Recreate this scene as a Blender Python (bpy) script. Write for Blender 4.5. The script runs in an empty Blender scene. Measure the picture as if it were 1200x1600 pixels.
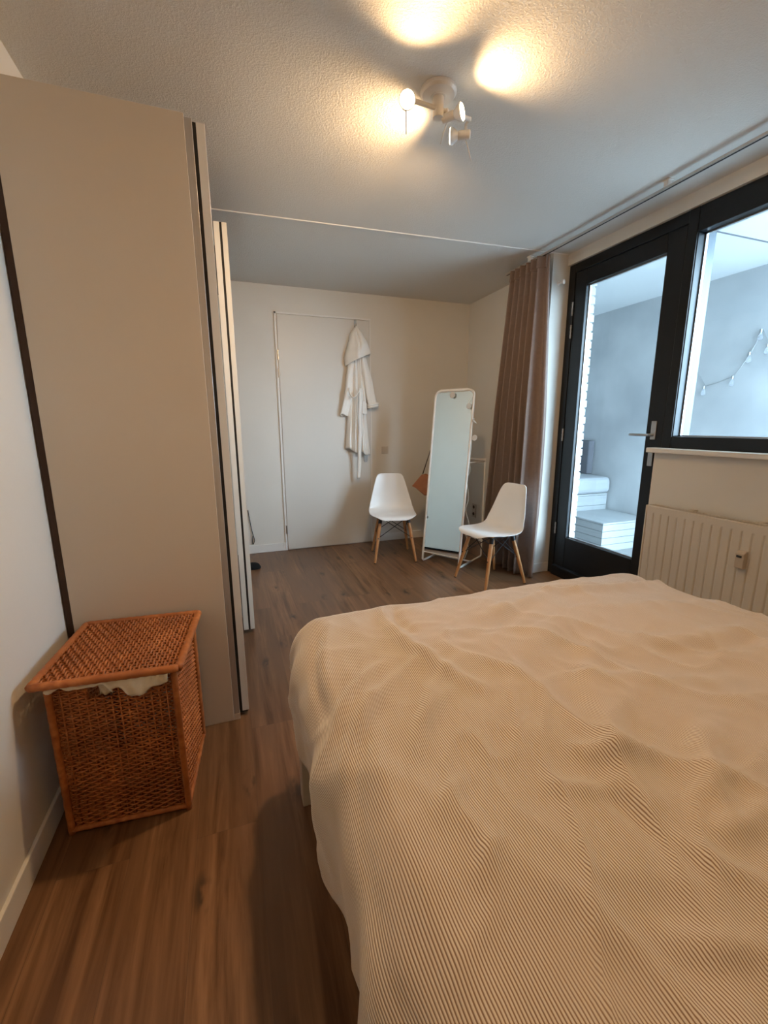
import bpy, bmesh, math, random
from mathutils import Vector, Matrix, noise
random.seed(7)
S = bpy.context.scene
COL = S.collection
PI = math.pi

# ------------------------------------------------------------------ camera
CAM_Z = 1.3107
yaw, pitch, roll, FPX = 0.3408, 0.2022, -0.0045, 667.12
cd = bpy.data.cameras.new('camera')
cam = bpy.data.objects.new('camera', cd)
COL.objects.link(cam)
fw = Vector((math.sin(yaw) * math.cos(pitch), math.cos(yaw) * math.cos(pitch), -math.sin(pitch)))
rt = Vector((math.cos(yaw), -math.sin(yaw), 0))
up = rt.cross(fw)
r2 = rt * math.cos(roll) + up * math.sin(roll)
u2 = -rt * math.sin(roll) + up * math.cos(roll)
m = Matrix((r2, u2, -fw)).transposed().to_4x4()
m.translation = (0, 0, CAM_Z)
cam.matrix_world = m
cd.sensor_fit = 'HORIZONTAL'
cd.sensor_width = 36
cd.lens = 36 * FPX / 1200
cd.clip_start = 0.02
S.camera = cam

# ------------------------------------------------------------------ exposure, sky, daylight
S.view_settings.view_transform = 'Standard'
S.view_settings.look = 'None'
S.view_settings.gamma = 1
S.view_settings.use_curve_mapping = False
S.view_settings.exposure = 0.32
SKY_STRENGTH = 21.0
SKY_COLOR = (0.53, 0.77, 1.0, 1)
LAMP_COLOR = (1.0, 0.655, 0.33)
BULB_WATT = 12
FILL_WATT = 82
w = bpy.data.worlds.new('sky')
S.world = w
w.use_nodes = True
bg = w.node_tree.nodes['Background']
bg.inputs[0].default_value = SKY_COLOR
bg.inputs[1].default_value = SKY_STRENGTH
def portal(loc, sx, sy, basis):     # guides sky sampling to the open sides of the loggia
    pl = bpy.data.lights.new('daylight_portal', 'AREA')
    pl.shape = 'RECTANGLE'
    pl.size, pl.size_y = sx, sy
    pl.cycles.is_portal = True
    po = bpy.data.objects.new('daylight_portal', pl)
    po.location = loc
    po.rotation_euler = Matrix(basis).to_euler()
    COL.objects.link(po)
portal((4.36, .66, 1.3), 2.37, 2.6, ((0, 0, 1), (1, 0, 0), (0, 1, 0)))
portal((3.54, .35, 2.62), 1.64, 1.7, ((1, 0, 0), (0, 1, 0), (0, 0, 1)))
portal((3.54, -.55, 1.3), 1.64, 2.6, ((-1, 0, 0), (0, 0, -1), (0, -1, 0)))

sl_ = bpy.data.lights.new('veiled_sun', 'SUN')          # bright part of an overcast sky, low, from the open end
sl_.energy = 1.9
sl_.angle = math.radians(24)
sl_.color = (.70, .86, 1.0)
so_l = bpy.data.objects.new('veiled_sun', sl_)
so_l.rotation_euler = Vector((.47, -.86, .24)).to_track_quat('Z', 'Y').to_euler()
so_l.location = (5, -4, 3)
COL.objects.link(so_l)

# room numbers (metres)
D, H, XR, XL = 4.489, 2.612, 2.633, -0.646
YF = -0.68
XW = 2.615        # inner face of the window wall
SEAM_Y = 3.07

# ------------------------------------------------------------------ materials
def mat(name, color=(.8, .8, .8), rough=.5, metal=0, spec=.5):
    mm = bpy.data.materials.new(name)
    mm.use_nodes = True
    b = mm.node_tree.nodes['Principled BSDF']
    b.inputs['Base Color'].default_value = (*color, 1)
    b.inputs['Roughness'].default_value = rough
    b.inputs['Metallic'].default_value = metal
    b.inputs['Specular IOR Level'].default_value = spec
    return mm

def N(mm, kind, **kw):
    n = mm.node_tree.nodes.new(kind)
    for k, v in kw.items():
        if k.startswith('i_'):
            n.inputs[k[2:].replace('_', ' ')].default_value = v
        else:
            setattr(n, k, v)
    return n

def L(mm, a, b):
    mm.node_tree.links.new(a, b)

def bsdf(mm):
    return mm.node_tree.nodes['Principled BSDF']

def coords(mm, scale=(1, 1, 1), rot=(0, 0, 0), out='Object'):
    tc = N(mm, 'ShaderNodeTexCoord')
    mp = N(mm, 'ShaderNodeMapping')
    mp.inputs['Scale'].default_value = scale
    mp.inputs['Rotation'].default_value = rot
    L(mm, tc.outputs[out], mp.inputs['Vector'])
    return mp.outputs['Vector']

def mix(mm, fac, a, b, blend='MIX'):
    n = N(mm, 'ShaderNodeMix', data_type='RGBA', blend_type=blend)
    for sock, v in ((0, fac), (6, a), (7, b)):
        if hasattr(v, 'is_linked'):
            L(mm, v, n.inputs[sock])
        elif sock == 0:
            n.inputs[0].default_value = v
        else:
            n.inputs[sock].default_value = (*v, 1)
    return n.outputs[2]

def ramp(mm, fac, p0, p1, c0=(0, 0, 0), c1=(1, 1, 1)):
    r = N(mm, 'ShaderNodeValToRGB')
    r.color_ramp.elements[0].position = p0
    r.color_ramp.elements[1].position = p1
    r.color_ramp.elements[0].color = (*c0, 1)
    r.color_ramp.elements[1].color = (*c1, 1)
    L(mm, fac, r.inputs[0])
    return r.outputs[0]

def bump(mm, height, strength=.3, dist=.01):
    b = N(mm, 'ShaderNodeBump')
    b.inputs['Strength'].default_value = strength
    b.inputs['Distance'].default_value = dist
    L(mm, height, b.inputs['Height'])
    L(mm, b.outputs[0], bsdf(mm).inputs['Normal'])
    return b

def noisy(name, c0, c1, scale=3, rough=.6, bscale=0, bstr=.1, bdist=.002, metal=0, stretch=(1, 1, 1), spec=.5):
    mm = mat(name, c0, rough, metal, spec)
    v = coords(mm, stretch)
    n = N(mm, 'ShaderNodeTexNoise', i_Scale=scale, i_Detail=4.0)
    L(mm, v, n.inputs['Vector'])
    L(mm, mix(mm, ramp(mm, n.outputs[0], .3, .7), c0, c1), bsdf(mm).inputs['Base Color'])
    if bscale:
        n2 = N(mm, 'ShaderNodeTexNoise', i_Scale=bscale, i_Detail=3.0)
        L(mm, v, n2.inputs['Vector'])
        bump(mm, n2.outputs[0], bstr, bdist)
    return mm

M = {}
M['wall'] = noisy('wall_paint', (.74, .705, .65), (.71, .675, .62), 2, .75, 120, .12, .002)
M['door_white'] = noisy('door_paint', (.69, .66, .615), (.67, .64, .595), 1.5, .42)
M['trim_white'] = noisy('trim_paint', (.80, .78, .75), (.78, .76, .73), 3, .4)
M['wardrobe'] = noisy('wardrobe_foil', (.68, .585, .47), (.66, .565, .45), 2, .45)
M['slide_door'] = noisy('sliding_door_foil', (.80, .77, .72), (.78, .75, .70), 2, .25)
M['door_glass'] = noisy('grey_green_glass_panel', (.62, .61, .56), (.60, .59, .54), 2, .25)
M['alu'] = noisy('satin_aluminium', (.55, .52, .49), (.50, .47, .44), 8, .35, metal=.6, stretch=(30, 30, 1))
M['black_gap'] = noisy('matte_black', (.012, .010, .009), (.02, .017, .015), 10, .6)
M['brown_edge'] = noisy('brown_board_edge', (.06, .028, .014), (.045, .02, .010), 12, .7)
M['black_frame'] = noisy('black_lacquer', (.006, .007, .009), (.008, .009, .011), 4, .34, spec=.35)
M['steel'] = noisy('brushed_steel', (.50, .50, .50), (.42, .42, .42), 20, .3, metal=.85)
M['white_metal'] = noisy('white_powder_coat', (.82, .80, .77), (.79, .77, .74), 10, .35)
M['plastic'] = noisy('white_shell_plastic', (.84, .83, .82), (.82, .81, .80), 5, .36)
M['radiator'] = noisy('radiator_enamel', (.66, .60, .52), (.64, .58, .50), 5, .35)
M['meter'] = noisy('beige_plastic', (.55, .46, .37), (.52, .43, .34), 8, .5)
M['black_metal'] = noisy('black_wire', (.01, .01, .012), (.015, .015, .017), 20, .45)
M['rubber'] = noisy('black_slipper_rubber', (.010, .010, .010), (.016, .016, .016), 20, .85, 60, .3, spec=.15)
M['leather'] = noisy('cognac_leather', (.36, .13, .045), (.28, .095, .03), 14, .5, 160, .25, .002)
M['leather_dark'] = noisy('dark_strap', (.04, .022, .014), (.03, .016, .01), 20, .55)
M['beech'] = noisy('beech_wood', (.56, .27, .105), (.44, .19, .065), 6, .42, stretch=(9, 9, .8))
M['robe'] = noisy('terry_cotton', (.92, .90, .87), (.90, .88, .84), 6, .95, 260, .5, .004, spec=.1)
M['linen'] = noisy('cream_liner_cloth', (.80, .74, .62), (.76, .70, .58), 8, .9, 200, .3, .002, spec=.1)
M['disc'] = noisy('felt_disc', (.58, .57, .56), (.52, .51, .50), 30, .8)
M['string'] = noisy('thin_white_cord', (.7, .68, .62), (.65, .63, .57), 30, .7)
M['curtain'] = noisy('taupe_curtain_cloth', (.245, .185, .16), (.22, .165, .143), 40, .85, 500, .25, .001, spec=.15)
M['bedframe'] = noisy('pale_bed_frame', (.58, .53, .47), (.54, .49, .43), 3, .5)
M['mattress'] = noisy('mattress_ticking', (.75, .73, .70), (.72, .70, .67), 20, .8)
M['concrete'] = noisy('smooth_grey_concrete', (.37, .38, .39), (.58, .59, .59), 1.3, .8, 6, .15, .01)
M['loggia_ceiling'] = noisy('loggia_ceiling_board', (.74, .75, .75), (.70, .71, .71), 1, .8)
M['loggia_floor'] = noisy('loggia_floor_tile', (.30, .30, .295), (.26, .26, .255), 3, .7)
M['pallet'] = noisy('white_stained_wood', (.36, .37, .37), (.32, .33, .33), 3, .6, stretch=(1, 1, 14))
M['cushion'] = noisy('pale_cushion_cloth', (.36, .37, .38), (.33, .34, .35), 8, .9)
M['dark_panel'] = noisy('dark_grey_cloth', (.10, .10, .115), (.13, .13, .145), 4, .8)
M['brick'] = noisy('whitewashed_brick', (.52, .52, .51), (.44, .44, .43), 9, .8, 40, .4, .006)
M['jamb'] = noisy('grey_outer_jamb', (.07, .09, .115), (.05, .07, .09), 3, .35)
M['switch'] = noisy('switch_plastic', (.58, .52, .46), (.55, .49, .43), 5, .4)
M['bulb_glass'] = noisy('frosted_bulb', (.85, .87, .9), (.8, .82, .85), 5, .1)
M['clear_bulb'] = mat('clear_bulb_glass', (.95, .97, 1), .03)
bsdf(M['clear_bulb']).inputs['Transmission Weight'].default_value = .9
bsdf(M['clear_bulb']).inputs['IOR'].default_value = 1.2
M['lamp_metal'] = noisy('lamp_lacquer', (.72, .68, .63), (.69, .65, .60), 6, .35)

# mirror
M['mirror'] = mat('mirror_silver', (.86, .89, .86), .015, 1.0)
v = coords(M['mirror'])
nn = N(M['mirror'], 'ShaderNodeTexNoise', i_Scale=4.0)
L(M['mirror'], v, nn.inputs['Vector'])
L(M['mirror'], mix(M['mirror'], nn.outputs[0], (.84, .88, .85), (.86, .90, .87)), bsdf(M['mirror']).inputs['Base Color'])

# bulb face: gives off light
def emissive(name, color, strength):
    mm = mat(name, color, .3)
    b = bsdf(mm)
    b.inputs['Emission Color'].default_value = (*color, 1)
    b.inputs['Emission Strength'].default_value = strength
    return mm
M['bulb_lit'] = emissive('lit_bulb_face', (1.0, .80, .52), 9)

# window glass: clear sheet with a fresnel reflection
def glass(name):
    mm = bpy.data.materials.new(name)
    mm.use_nodes = True
    nt = mm.node_tree
    nt.nodes.clear()
    out = nt.nodes.new('ShaderNodeOutputMaterial')
    mx = nt.nodes.new('ShaderNodeMixShader')
    tr = nt.nodes.new('ShaderNodeBsdfTransparent')
    gl = nt.nodes.new('ShaderNodeBsdfGlossy')
    fr = nt.nodes.new('ShaderNodeLayerWeight')
    pw = nt.nodes.new('ShaderNodeMath')
    pw.operation = 'POWER'
    pw.inputs[1].default_value = 5
    nt.links.new(fr.outputs['Facing'], pw.inputs[0])
    sc_ = nt.nodes.new('ShaderNodeMath')
    sc_.operation = 'MULTIPLY_ADD'
    sc_.inputs[1].default_value = .6
    sc_.inputs[2].default_value = .025
    nt.links.new(pw.outputs[0], sc_.inputs[0])
    gl.inputs['Roughness'].default_value = .01
    tr.inputs[0].default_value = (.97, .985, .98, 1)
    nt.links.new(sc_.outputs[0], mx.inputs[0])
    nt.links.new(tr.outputs[0], mx.inputs[1])
    nt.links.new(gl.outputs[0], mx.inputs[2])
    nt.links.new(mx.outputs[0], out.inputs[0])
    return mm
M['glass'] = glass('window_glass')

# stucco ceiling
def stucco():
    mm = mat('stucco_ceiling', (.80, .77, .72), .85, spec=.2)
    v = coords(mm)
    n1 = N(mm, 'ShaderNodeTexNoise', i_Scale=130.0, i_Detail=3.0, i_Roughness=.6)
    L(mm, v, n1.inputs['Vector'])
    h = ramp(mm, n1.outputs[0], .42, .66)
    bump(mm, h, .32, .005)
    n2 = N(mm, 'ShaderNodeTexNoise', i_Scale=2.0)
    L(mm, v, n2.inputs['Vector'])
    L(mm, mix(mm, n2.outputs[0], (.74, .71, .665), (.71, .68, .635)), bsdf(mm).inputs['Base Color'])
    return mm
M['stucco'] = stucco()

# laminate planks running along y
def planks():
    mm = mat('oak_laminate', (.3, .18, .11), .42, spec=.4)
    v = coords(mm, (1, 1, 1), (0, 0, PI / 2))
    br = N(mm, 'ShaderNodeTexBrick', offset=.37, offset_frequency=2, squash=1)
    for k, vv in (('Scale', 1.0), ('Mortar Size', .0008), ('Brick Width', 1.28), ('Row Height', .192), ('Bias', 0.0), ('Mortar Smooth', .3)):
        br.inputs[k].default_value = vv
    br.inputs['Color1'].default_value = (0, 0, 0, 1)
    br.inputs['Color2'].default_value = (1, 1, 1, 1)
    br.inputs['Mortar'].default_value = (.5, .5, .5, 1)
    L(mm, v, br.inputs['Vector'])
    g = coords(mm, (26, 1.6, 1))
    off = N(mm, 'ShaderNodeVectorMath', operation='MULTIPLY_ADD')
    L(mm, br.outputs['Color'], off.inputs[0])
    off.inputs[1].default_value = (7, 13, 3)
    L(mm, g, off.inputs[2])
    n1 = N(mm, 'ShaderNodeTexNoise', i_Scale=1.0, i_Detail=6.0, i_Roughness=.62, i_Distortion=.4)
    L(mm, off.outputs[0], n1.inputs['Vector'])
    g2 = coords(mm, (5, .9, 1))
    off2 = N(mm, 'ShaderNodeVectorMath', operation='MULTIPLY_ADD')
    L(mm, br.outputs['Color'], off2.inputs[0])
    off2.inputs[1].default_value = (3, 5, 1)
    L(mm, g2, off2.inputs[2])
    n2 = N(mm, 'ShaderNodeTexNoise', i_Scale=1.4, i_Detail=3.0)
    L(mm, off2.outputs[0], n2.inputs['Vector'])
    base = mix(mm, ramp(mm, n1.outputs[0], .36, .66), (.088, .038, .016), (.29, .155, .078))
    base = mix(mm, ramp(mm, n2.outputs[0], .35, .7), base, (.17, .088, .045))
    tone = mix(mm, br.outputs['Color'], (.86, .85, .84), (1.08, 1.06, 1.04))
    base = mix(mm, 1.0, base, tone, 'MULTIPLY')
    # knots
    gk = coords(mm, (4.2, 1.7, 1))
    vo = N(mm, 'ShaderNodeTexVoronoi', voronoi_dimensions='2D', i_Scale=1.0)
    L(mm, gk, vo.inputs['Vector'])
    kn = ramp(mm, vo.outputs['Distance'], .04, .13, (1, 1, 1), (0, 0, 0))
    n3 = N(mm, 'ShaderNodeTexNoise', i_Scale=7.0)
    L(mm, gk, n3.inputs['Vector'])
    kf = N(mm, 'ShaderNodeMath', operation='MULTIPLY')
    L(mm, kn, kf.inputs[0])
    L(mm, ramp(mm, n3.outputs[0], .42, .56), kf.inputs[1])
    base = mix(mm, kf.outputs[0], base, (.055, .032, .020))
    base = mix(mm, br.outputs['Fac'], base, (.12, .065, .037))
    L(mm, base, bsdf(mm).inputs['Base Color'])
    L(mm, ramp(mm, n1.outputs[0], 0, 1, (.27, .27, .27), (.42, .42, .42)), bsdf(mm).inputs['Roughness'])
    bump(mm, n1.outputs[0], .12, .001)
    return mm
M['planks'] = planks()

# wicker
def wicker():
    mm = mat('brown_wicker', (.30, .12, .04), .5)
    v = coords(mm, (1, 1, 1))
    n = N(mm, 'ShaderNodeTexNoise', i_Scale=42.0, i_Detail=4.0)
    L(mm, v, n.inputs['Vector'])
    n2 = N(mm, 'ShaderNodeTexNoise', i_Scale=6.0, i_Detail=2.0)
    L(mm, v, n2.inputs['Vector'])
    c = mix(mm, ramp(mm, n.outputs[0], .3, .7), (.33, .088, .020), (.64, .235, .068))
    c = mix(mm, ramp(mm, n2.outputs[0], .35, .7), c, (.30, .09, .022))
    L(mm, c, bsdf(mm).inputs['Base Color'])
    return mm
M['wicker'] = wicker()

# corduroy duvet cover, UV in metres: u across the bed
def corduroy():
    mm = mat('beige_corduroy', (.6, .5, .38), .92, spec=.15)
    uv = N(mm, 'ShaderNodeUVMap', uv_map='UVMap')
    sp = N(mm, 'ShaderNodeSeparateXYZ')
    L(mm, uv.outputs[0], sp.inputs[0])
    nz = N(mm, 'ShaderNodeTexNoise', i_Scale=5.0, i_Detail=2.0)
    L(mm, uv.outputs[0], nz.inputs['Vector'])
    wob = N(mm, 'ShaderNodeMath', operation='MULTIPLY_ADD')
    L(mm, nz.outputs[0], wob.inputs[0])
    wob.inputs[1].default_value = .006
    L(mm, sp.outputs[0], wob.inputs[2])
    ml = N(mm, 'ShaderNodeMath', operation='MULTIPLY')
    L(mm, wob.outputs[0], ml.inputs[0])
    ml.inputs[1].default_value = 2 * PI / .0043
    si = N(mm, 'ShaderNodeMath', operation='SINE')
    L(mm, ml.outputs[0], si.inputs[0])
    h = N(mm, 'ShaderNodeMath', operation='MULTIPLY_ADD')
    L(mm, si.outputs[0], h.inputs[0])
    h.inputs[1].default_value = .5
    h.inputs[2].default_value = .5
    c = mix(mm, ramp(mm, h.outputs[0], .12, .6), (.235, .15, .10), (.645, .575, .515))
    # worn / brushed patches where the pile lies flat
    n2 = N(mm, 'ShaderNodeTexNoise', i_Scale=3.2, i_Detail=3.0)
    L(mm, uv.outputs[0], n2.inputs['Vector'])
    c = mix(mm, ramp(mm, n2.outputs[0], .52, .75, (0, 0, 0), (.5, .5, .5)), c, (.52, .42, .34))
    L(mm, c, bsdf(mm).inputs['Base Color'])
    bsdf(mm).inputs['Sheen Weight'].default_value = .7
    bsdf(mm).inputs['Sheen Roughness'].default_value = .5
    bump(mm, h.outputs[0], .35, .002)
    return mm
M['corduroy'] = corduroy()

# ------------------------------------------------------------------ mesh helpers
class MB:
    def __init__(self):
        self.v, self.f = [], []
    def add(self, vs, fs):
        o = len(self.v)
        self.v += [tuple(p) for p in vs]
        self.f += [tuple(i + o for i in f) for f in fs]
        return self
    def box(self, a, b):
        (x0, y0, z0), (x1, y1, z1) = a, b
        x0, x1 = min(x0, x1), max(x0, x1); y0, y1 = min(y0, y1), max(y0, y1); z0, z1 = min(z0, z1), max(z0, z1)
        vs = [(x0, y0, z0), (x1, y0, z0), (x1, y1, z0), (x0, y1, z0), (x0, y0, z1), (x1, y0, z1), (x1, y1, z1), (x0, y1, z1)]
        return self.add(vs, [(0, 3, 2, 1), (4, 5, 6, 7), (0, 1, 5, 4), (1, 2, 6, 5), (2, 3, 7, 6), (3, 0, 4, 7)])
    def tube(self, pts, rad, n=8, closed=False, squash=None):
        pts = [Vector(p) for p in pts]
        k = len(pts)
        rs = rad if isinstance(rad, (list, tuple)) else [rad] * k
        rings = []
        ref = None
        for i in range(k):
            if closed:
                t = pts[(i + 1) % k] - pts[i - 1]
            else:
                t = pts[min(i + 1, k - 1)] - pts[max(i - 1, 0)]
            t = t.normalized() if t.length > 1e-9 else Vector((0, 0, 1))
            if ref is None:
                ref = Vector((0, 0, 1)) if abs(t.z) < .9 else Vector((1, 0, 0))
            a = ref - t * ref.dot(t)
            if a.length < 1e-6:
                a = t.orthogonal()
            a.normalize()
            b = t.cross(a)
            ref = a
            sa, sb = squash or (1, 1)
            rings.append([pts[i] + (a * math.cos(2 * PI * j / n) * sa + b * math.sin(2 * PI * j / n) * sb) * rs[i] for j in range(n)])
        vs = [p for r in rings for p in r]
        fs = []
        for i in range(k if closed else k - 1):
            i2 = (i + 1) % k
            for j in range(n):
                j2 = (j + 1) % n
                fs.append((i * n + j, i * n + j2, i2 * n + j2, i2 * n + j))
        if not closed:
            fs.append(tuple(range(n - 1, -1, -1)))
            fs.append(tuple((k - 1) * n + j for j in range(n)))
        return self.add(vs, fs)
    def cyl(self, a, b, r0, r1=None, n=20):
        return self.tube([a, b], [r0, r0 if r1 is None else r1], n)
    def lathe(self, prof, origin=(0, 0, 0), axis=(0, 0, 1), n=24):
        ax = Vector(axis).normalized()
        a = ax.orthogonal().normalized()
        b = ax.cross(a)
        o = Vector(origin)
        vs, fs = [], []
        for r, h in prof:
            for j in range(n):
                t = 2 * PI * j / n
                vs.append(o + ax * h + (a * math.cos(t) + b * math.sin(t)) * r)
        for i in range(len(prof) - 1):
            for j in range(n):
                j2 = (j + 1) % n
                fs.append((i * n + j, i * n + j2, (i + 1) * n + j2, (i + 1) * n + j))
        fs.append(tuple(range(n - 1, -1, -1)))
        fs.append(tuple((len(prof) - 1) * n + j for j in range(n)))
        return self.add(vs, fs)
    def grid(self, rows, flip=False):
        n = len(rows[0])
        vs = [p for r in rows for p in r]
        fs = []
        for i in range(len(rows) - 1):
            for j in range(n - 1):
                q = (i * n + j, i * n + j + 1, (i + 1) * n + j + 1, (i + 1) * n + j)
                fs.append(q[::-1] if flip else q)
        return self.add(vs, fs)
    def prism(self, poly, n, depth):
        """flat outline (list of points) extruded along vector n by depth"""
        n = Vector(n).normalized() * depth
        k = len(poly)
        vs = [Vector(p) for p in poly] + [Vector(p) + n for p in poly]
        fs = [tuple(range(k - 1, -1, -1)), tuple(range(k, 2 * k))]
        fs += [(i, (i + 1) % k, k + (i + 1) % k, k + i) for i in range(k)]
        return self.add(vs, fs)

def root_loc(o):
    p = Vector((0, 0, 0))
    while o is not None:
        p += o.location
        o = o.parent
    return p

def obj(name, mb, material, parent=None, smooth=False, bevel=0, origin=None, solid=0, subsurf=0, fixn=True):
    """one mesh object; vertices are given in world coordinates at build time"""
    me = bpy.data.meshes.new(name)
    base = root_loc(parent) if parent is not None else Vector(origin or (0, 0, 0))
    me.from_pydata([tuple(Vector(p) - base) for p in mb.v], [], mb.f)
    if fixn:
        bm = bmesh.new()
        bm.from_mesh(me)
        bmesh.ops.recalc_face_normals(bm, faces=bm.faces)
        bm.to_mesh(me)
        bm.free()
    me.materials.append(M[material] if isinstance(material, str) else material)
    if smooth:
        for p in me.polygons:
            p.use_smooth = True
    o = bpy.data.objects.new(name, me)
    COL.objects.link(o)
    if parent is not None:
        o.parent = parent
    else:
        o.location = base
    if solid:
        md = o.modifiers.new('thickness', 'SOLIDIFY')
        md.thickness = solid
        md.offset = 0
    if subsurf:
        md = o.modifiers.new('smooth', 'SUBSURF')
        md.levels = md.render_levels = subsurf
    if bevel:
        md = o.modifiers.new('bevel', 'BEVEL')
        md.width = bevel
        md.segments = 3
        md.limit_method = 'ANGLE'
        md.angle_limit = math.radians(40)
    return o

def tag(o, label=None, cat=None, group=None, kind=None):
    if label: o['label'] = label
    if cat: o['category'] = cat
    if group: o['group'] = group
    if kind: o['kind'] = kind
    return o

def thing(name, label, cat, loc=(0, 0, 0), group=None):
    o = bpy.data.objects.new(name, None)
    o.empty_display_size = .1
    COL.objects.link(o)
    o.location = loc
    return tag(o, label, cat, group)

def struct(name, mb, material, parent=None, **kw):
    o = obj(name, mb, material, parent, **kw)
    if parent is None:
        o['kind'] = 'structure'
    return o

def sempty(name, loc):
    o = bpy.data.objects.new(name, None)
    COL.objects.link(o)
    o.location = loc
    o['kind'] = 'structure'
    return o

def copy_tree(o, parent=None):
    c = o.copy()
    COL.objects.link(c)
    if parent is not None:
        c.parent = parent
    for ch in list(o.children):
        copy_tree(ch, c)
    return c

def lerp(a, b, t):
    return a + (b - a) * t

def interp(tab, x):
    """piecewise linear table [(x, y), ...]"""
    if x <= tab[0][0]: return tab[0][1]
    for (x0, y0), (x1, y1) in zip(tab, tab[1:]):
        if x <= x1:
            return lerp(y0, y1, (x - x0) / (x1 - x0))
    return tab[-1][1]

def smooth_path(pts, n=8):
    """Catmull-Rom through the points"""
    P = [Vector(p) for p in pts]
    out = []
    for i in range(len(P) - 1):
        p0, p1, p2, p3 = P[max(i - 1, 0)], P[i], P[i + 1], P[min(i + 2, len(P) - 1)]
        for k in range(n):
            t = k / n
            out.append(.5 * ((2 * p1) + (-p0 + p2) * t + (2 * p0 - 5 * p1 + 4 * p2 - p3) * t * t + (-p0 + 3 * p1 - 3 * p2 + p3) * t ** 3))
    out.append(P[-1])
    return out

# ------------------------------------------------------------------ room shell
T = .14
struct('floor', MB().box((XL - T, YF - T, -.08), (XW + .05, D + T, 0)), 'planks')
struct('ceiling', MB().box((XL - T, YF - T, H), (2.85, D + T, H + .12)), 'stucco')
struct('wall_back', MB().box((XL - T, D, 0), (2.85, D + T, H)), 'wall')
struct('wall_left', MB().box((XL - T, YF, 0), (XL, D, H)), 'wall')
struct('wall_front', MB().box((XL - T, YF - T, 0), (2.85, YF, H)), 'wall')
WIN_Y0, WIN_Y1 = 1.22, 1.975      # window opening along y
SILL_Z = 1.155
wr = MB()
wr.box((XW, 3.22, 0), (2.72, D, H))                       # beyond the pilaster
wr.box((XW, YF, 2.531), (2.72, 2.995, H))                # lintel
wr.box((XW, WIN_Y0 - .1, 0), (2.72, 2.062, SILL_Z - .03))     # below the window
wr.box((XW, YF, 0), (2.72, WIN_Y0 - .1, 2.531))          # near end
struct('wall_right', wr, 'wall')
struct('wall_pilaster', MB().box((2.47, 2.995, 0), (2.719, 3.22, H)), 'wall')

seam = MB().tube([(-.60, 3.15, H + .001), (2.62, 2.99, H + .001)], .0065, 8)
struct('trim_1', seam, 'trim_white')

bb = MB()
bb.box((XL, D - .012, 0), (.478, D, .085))
bb.box((1.452, D - .012, 0), (XW, D, .085))
struct('baseboard_back', bb, 'trim_white', bevel=.003)
struct('baseboard_left', MB().box((XL, YF, 0), (XL + .012, D - .012, .085)), 'trim_white', bevel=.003)
br_ = MB()
br_.box((2.458, 2.983, 0), (2.632, 2.995, .085))
br_.box((2.458, 2.995, 0), (2.47, 3.232, .085))
br_.box((2.458, 3.22, 0), (XW, 3.232, .085))
br_.box((XW - .012, 3.232, 0), (XW, D - .012, .085))
br_.box((XW - .012, YF, 0), (XW, 2.06, .085))
struct('baseboard_right', br_, 'trim_white', bevel=.003)

# interior door ------------------------------------------------
d1 = sempty('door_1', (.481, D, 0))
fr = MB()
fr.box((.478, D - .013, 0), (.497, D + .02, 2.375))
fr.box((.478, D - .013, 2.358), (1.452, D + .02, 2.375))
fr.box((1.436, D - .008, 0), (1.452, D + .02, 2.375))
obj('door_frame', fr, 'trim_white', d1, bevel=.002)
obj('door_gap', MB().box((.497, D - .004, .004), (1.436, D + .02, 2.358)), 'switch', d1)  # tan sheet behind the leaf, shading of the gap put into its colour
obj('door_leaf', MB().box((.504, D - .012, .01), (1.4335, D + .02, 2.3545)), 'door_white', d1, bevel=.002)
for z in (1.978, 1.811, .225):
    h = MB().cyl((.498, D - .016, z - .045), (.498, D - .016, z + .045), .007, n=10)
    h.box((.483, D - .011, z - .04), (.52, D - .009, z + .04))
    obj('hinge', h, 'steel', d1)
pz = MB()
poly = []
for k in range(13):
    a = PI + PI * k / 12
    poly.append((1.379 + .021 * math.cos(a), D - .012, .93 + .021 * math.sin(a)))
for k in range(13):
    a = PI * k / 12
    poly.append((1.379 + .021 * math.cos(a), D - .012, 1.13 + .021 * math.sin(a)))
pz.prism(poly, (0, -1, 0), .008)
hp = obj('handle_plate', pz, 'steel', d1, bevel=.001)
lv = MB().tube(smooth_path([(1.379, D - .018, 1.05), (1.379, D - .055, 1.05), (1.36, D - .062, 1.05), (1.26, D - .062, 1.05)], 5), .009, 10)
obj('lever', lv, 'steel', hp, smooth=True)

# balcony door -------------------------------------------------
FX0, FX1 = XR, 2.73
d2 = sempty('door_2', (XR, 2.99, 0))
f = MB()
f.box((FX0, 2.925, 0), (FX1, 2.99, 2.529))
f.box((FX0, 2.03, 2.462), (FX1, 2.925, 2.529))
f.box((FX0 - .004, 1.975, 0), (FX1, 2.035, 2.529))
f.box((FX0 - .02, 2.03, 0), (FX1, 2.925, .085))
obj('door_frame', f, 'black_frame', d2, bevel=.004)
lf = MB()
LX0, LX1 = XR + .004, XR + .050
lf.box((LX0, 2.806, .09), (LX1, 2.921, 2.458))
lf.box((LX0, 2.039, .09), (LX1, 2.161, 2.458))
lf.box((LX0, 2.161, 2.35), (LX1, 2.806, 2.458))
lf.box((LX0, 2.161, .09), (LX1, 2.806, .357))
leaf = obj('door_leaf', lf, 'black_frame', d2, bevel=.004)
obj('pane', MB().box((LX0 + .036, 2.156, .352), (LX0 + .042, 2.811, 2.355)), 'glass', leaf)
sp = MB()
for (a, b) in (((2.798, .357), (2.806, 2.35)), ((2.161, .357), (2.169, 2.35)), ((2.161, .357), (2.806, .365)), ((2.161, 2.342), (2.806, 2.35))):
    sp.box((LX0 + .030, a[0], a[1]), (LX0 + .048, b[0], b[1]))
obj('glazing_spacer', sp, 'steel', leaf)
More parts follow.
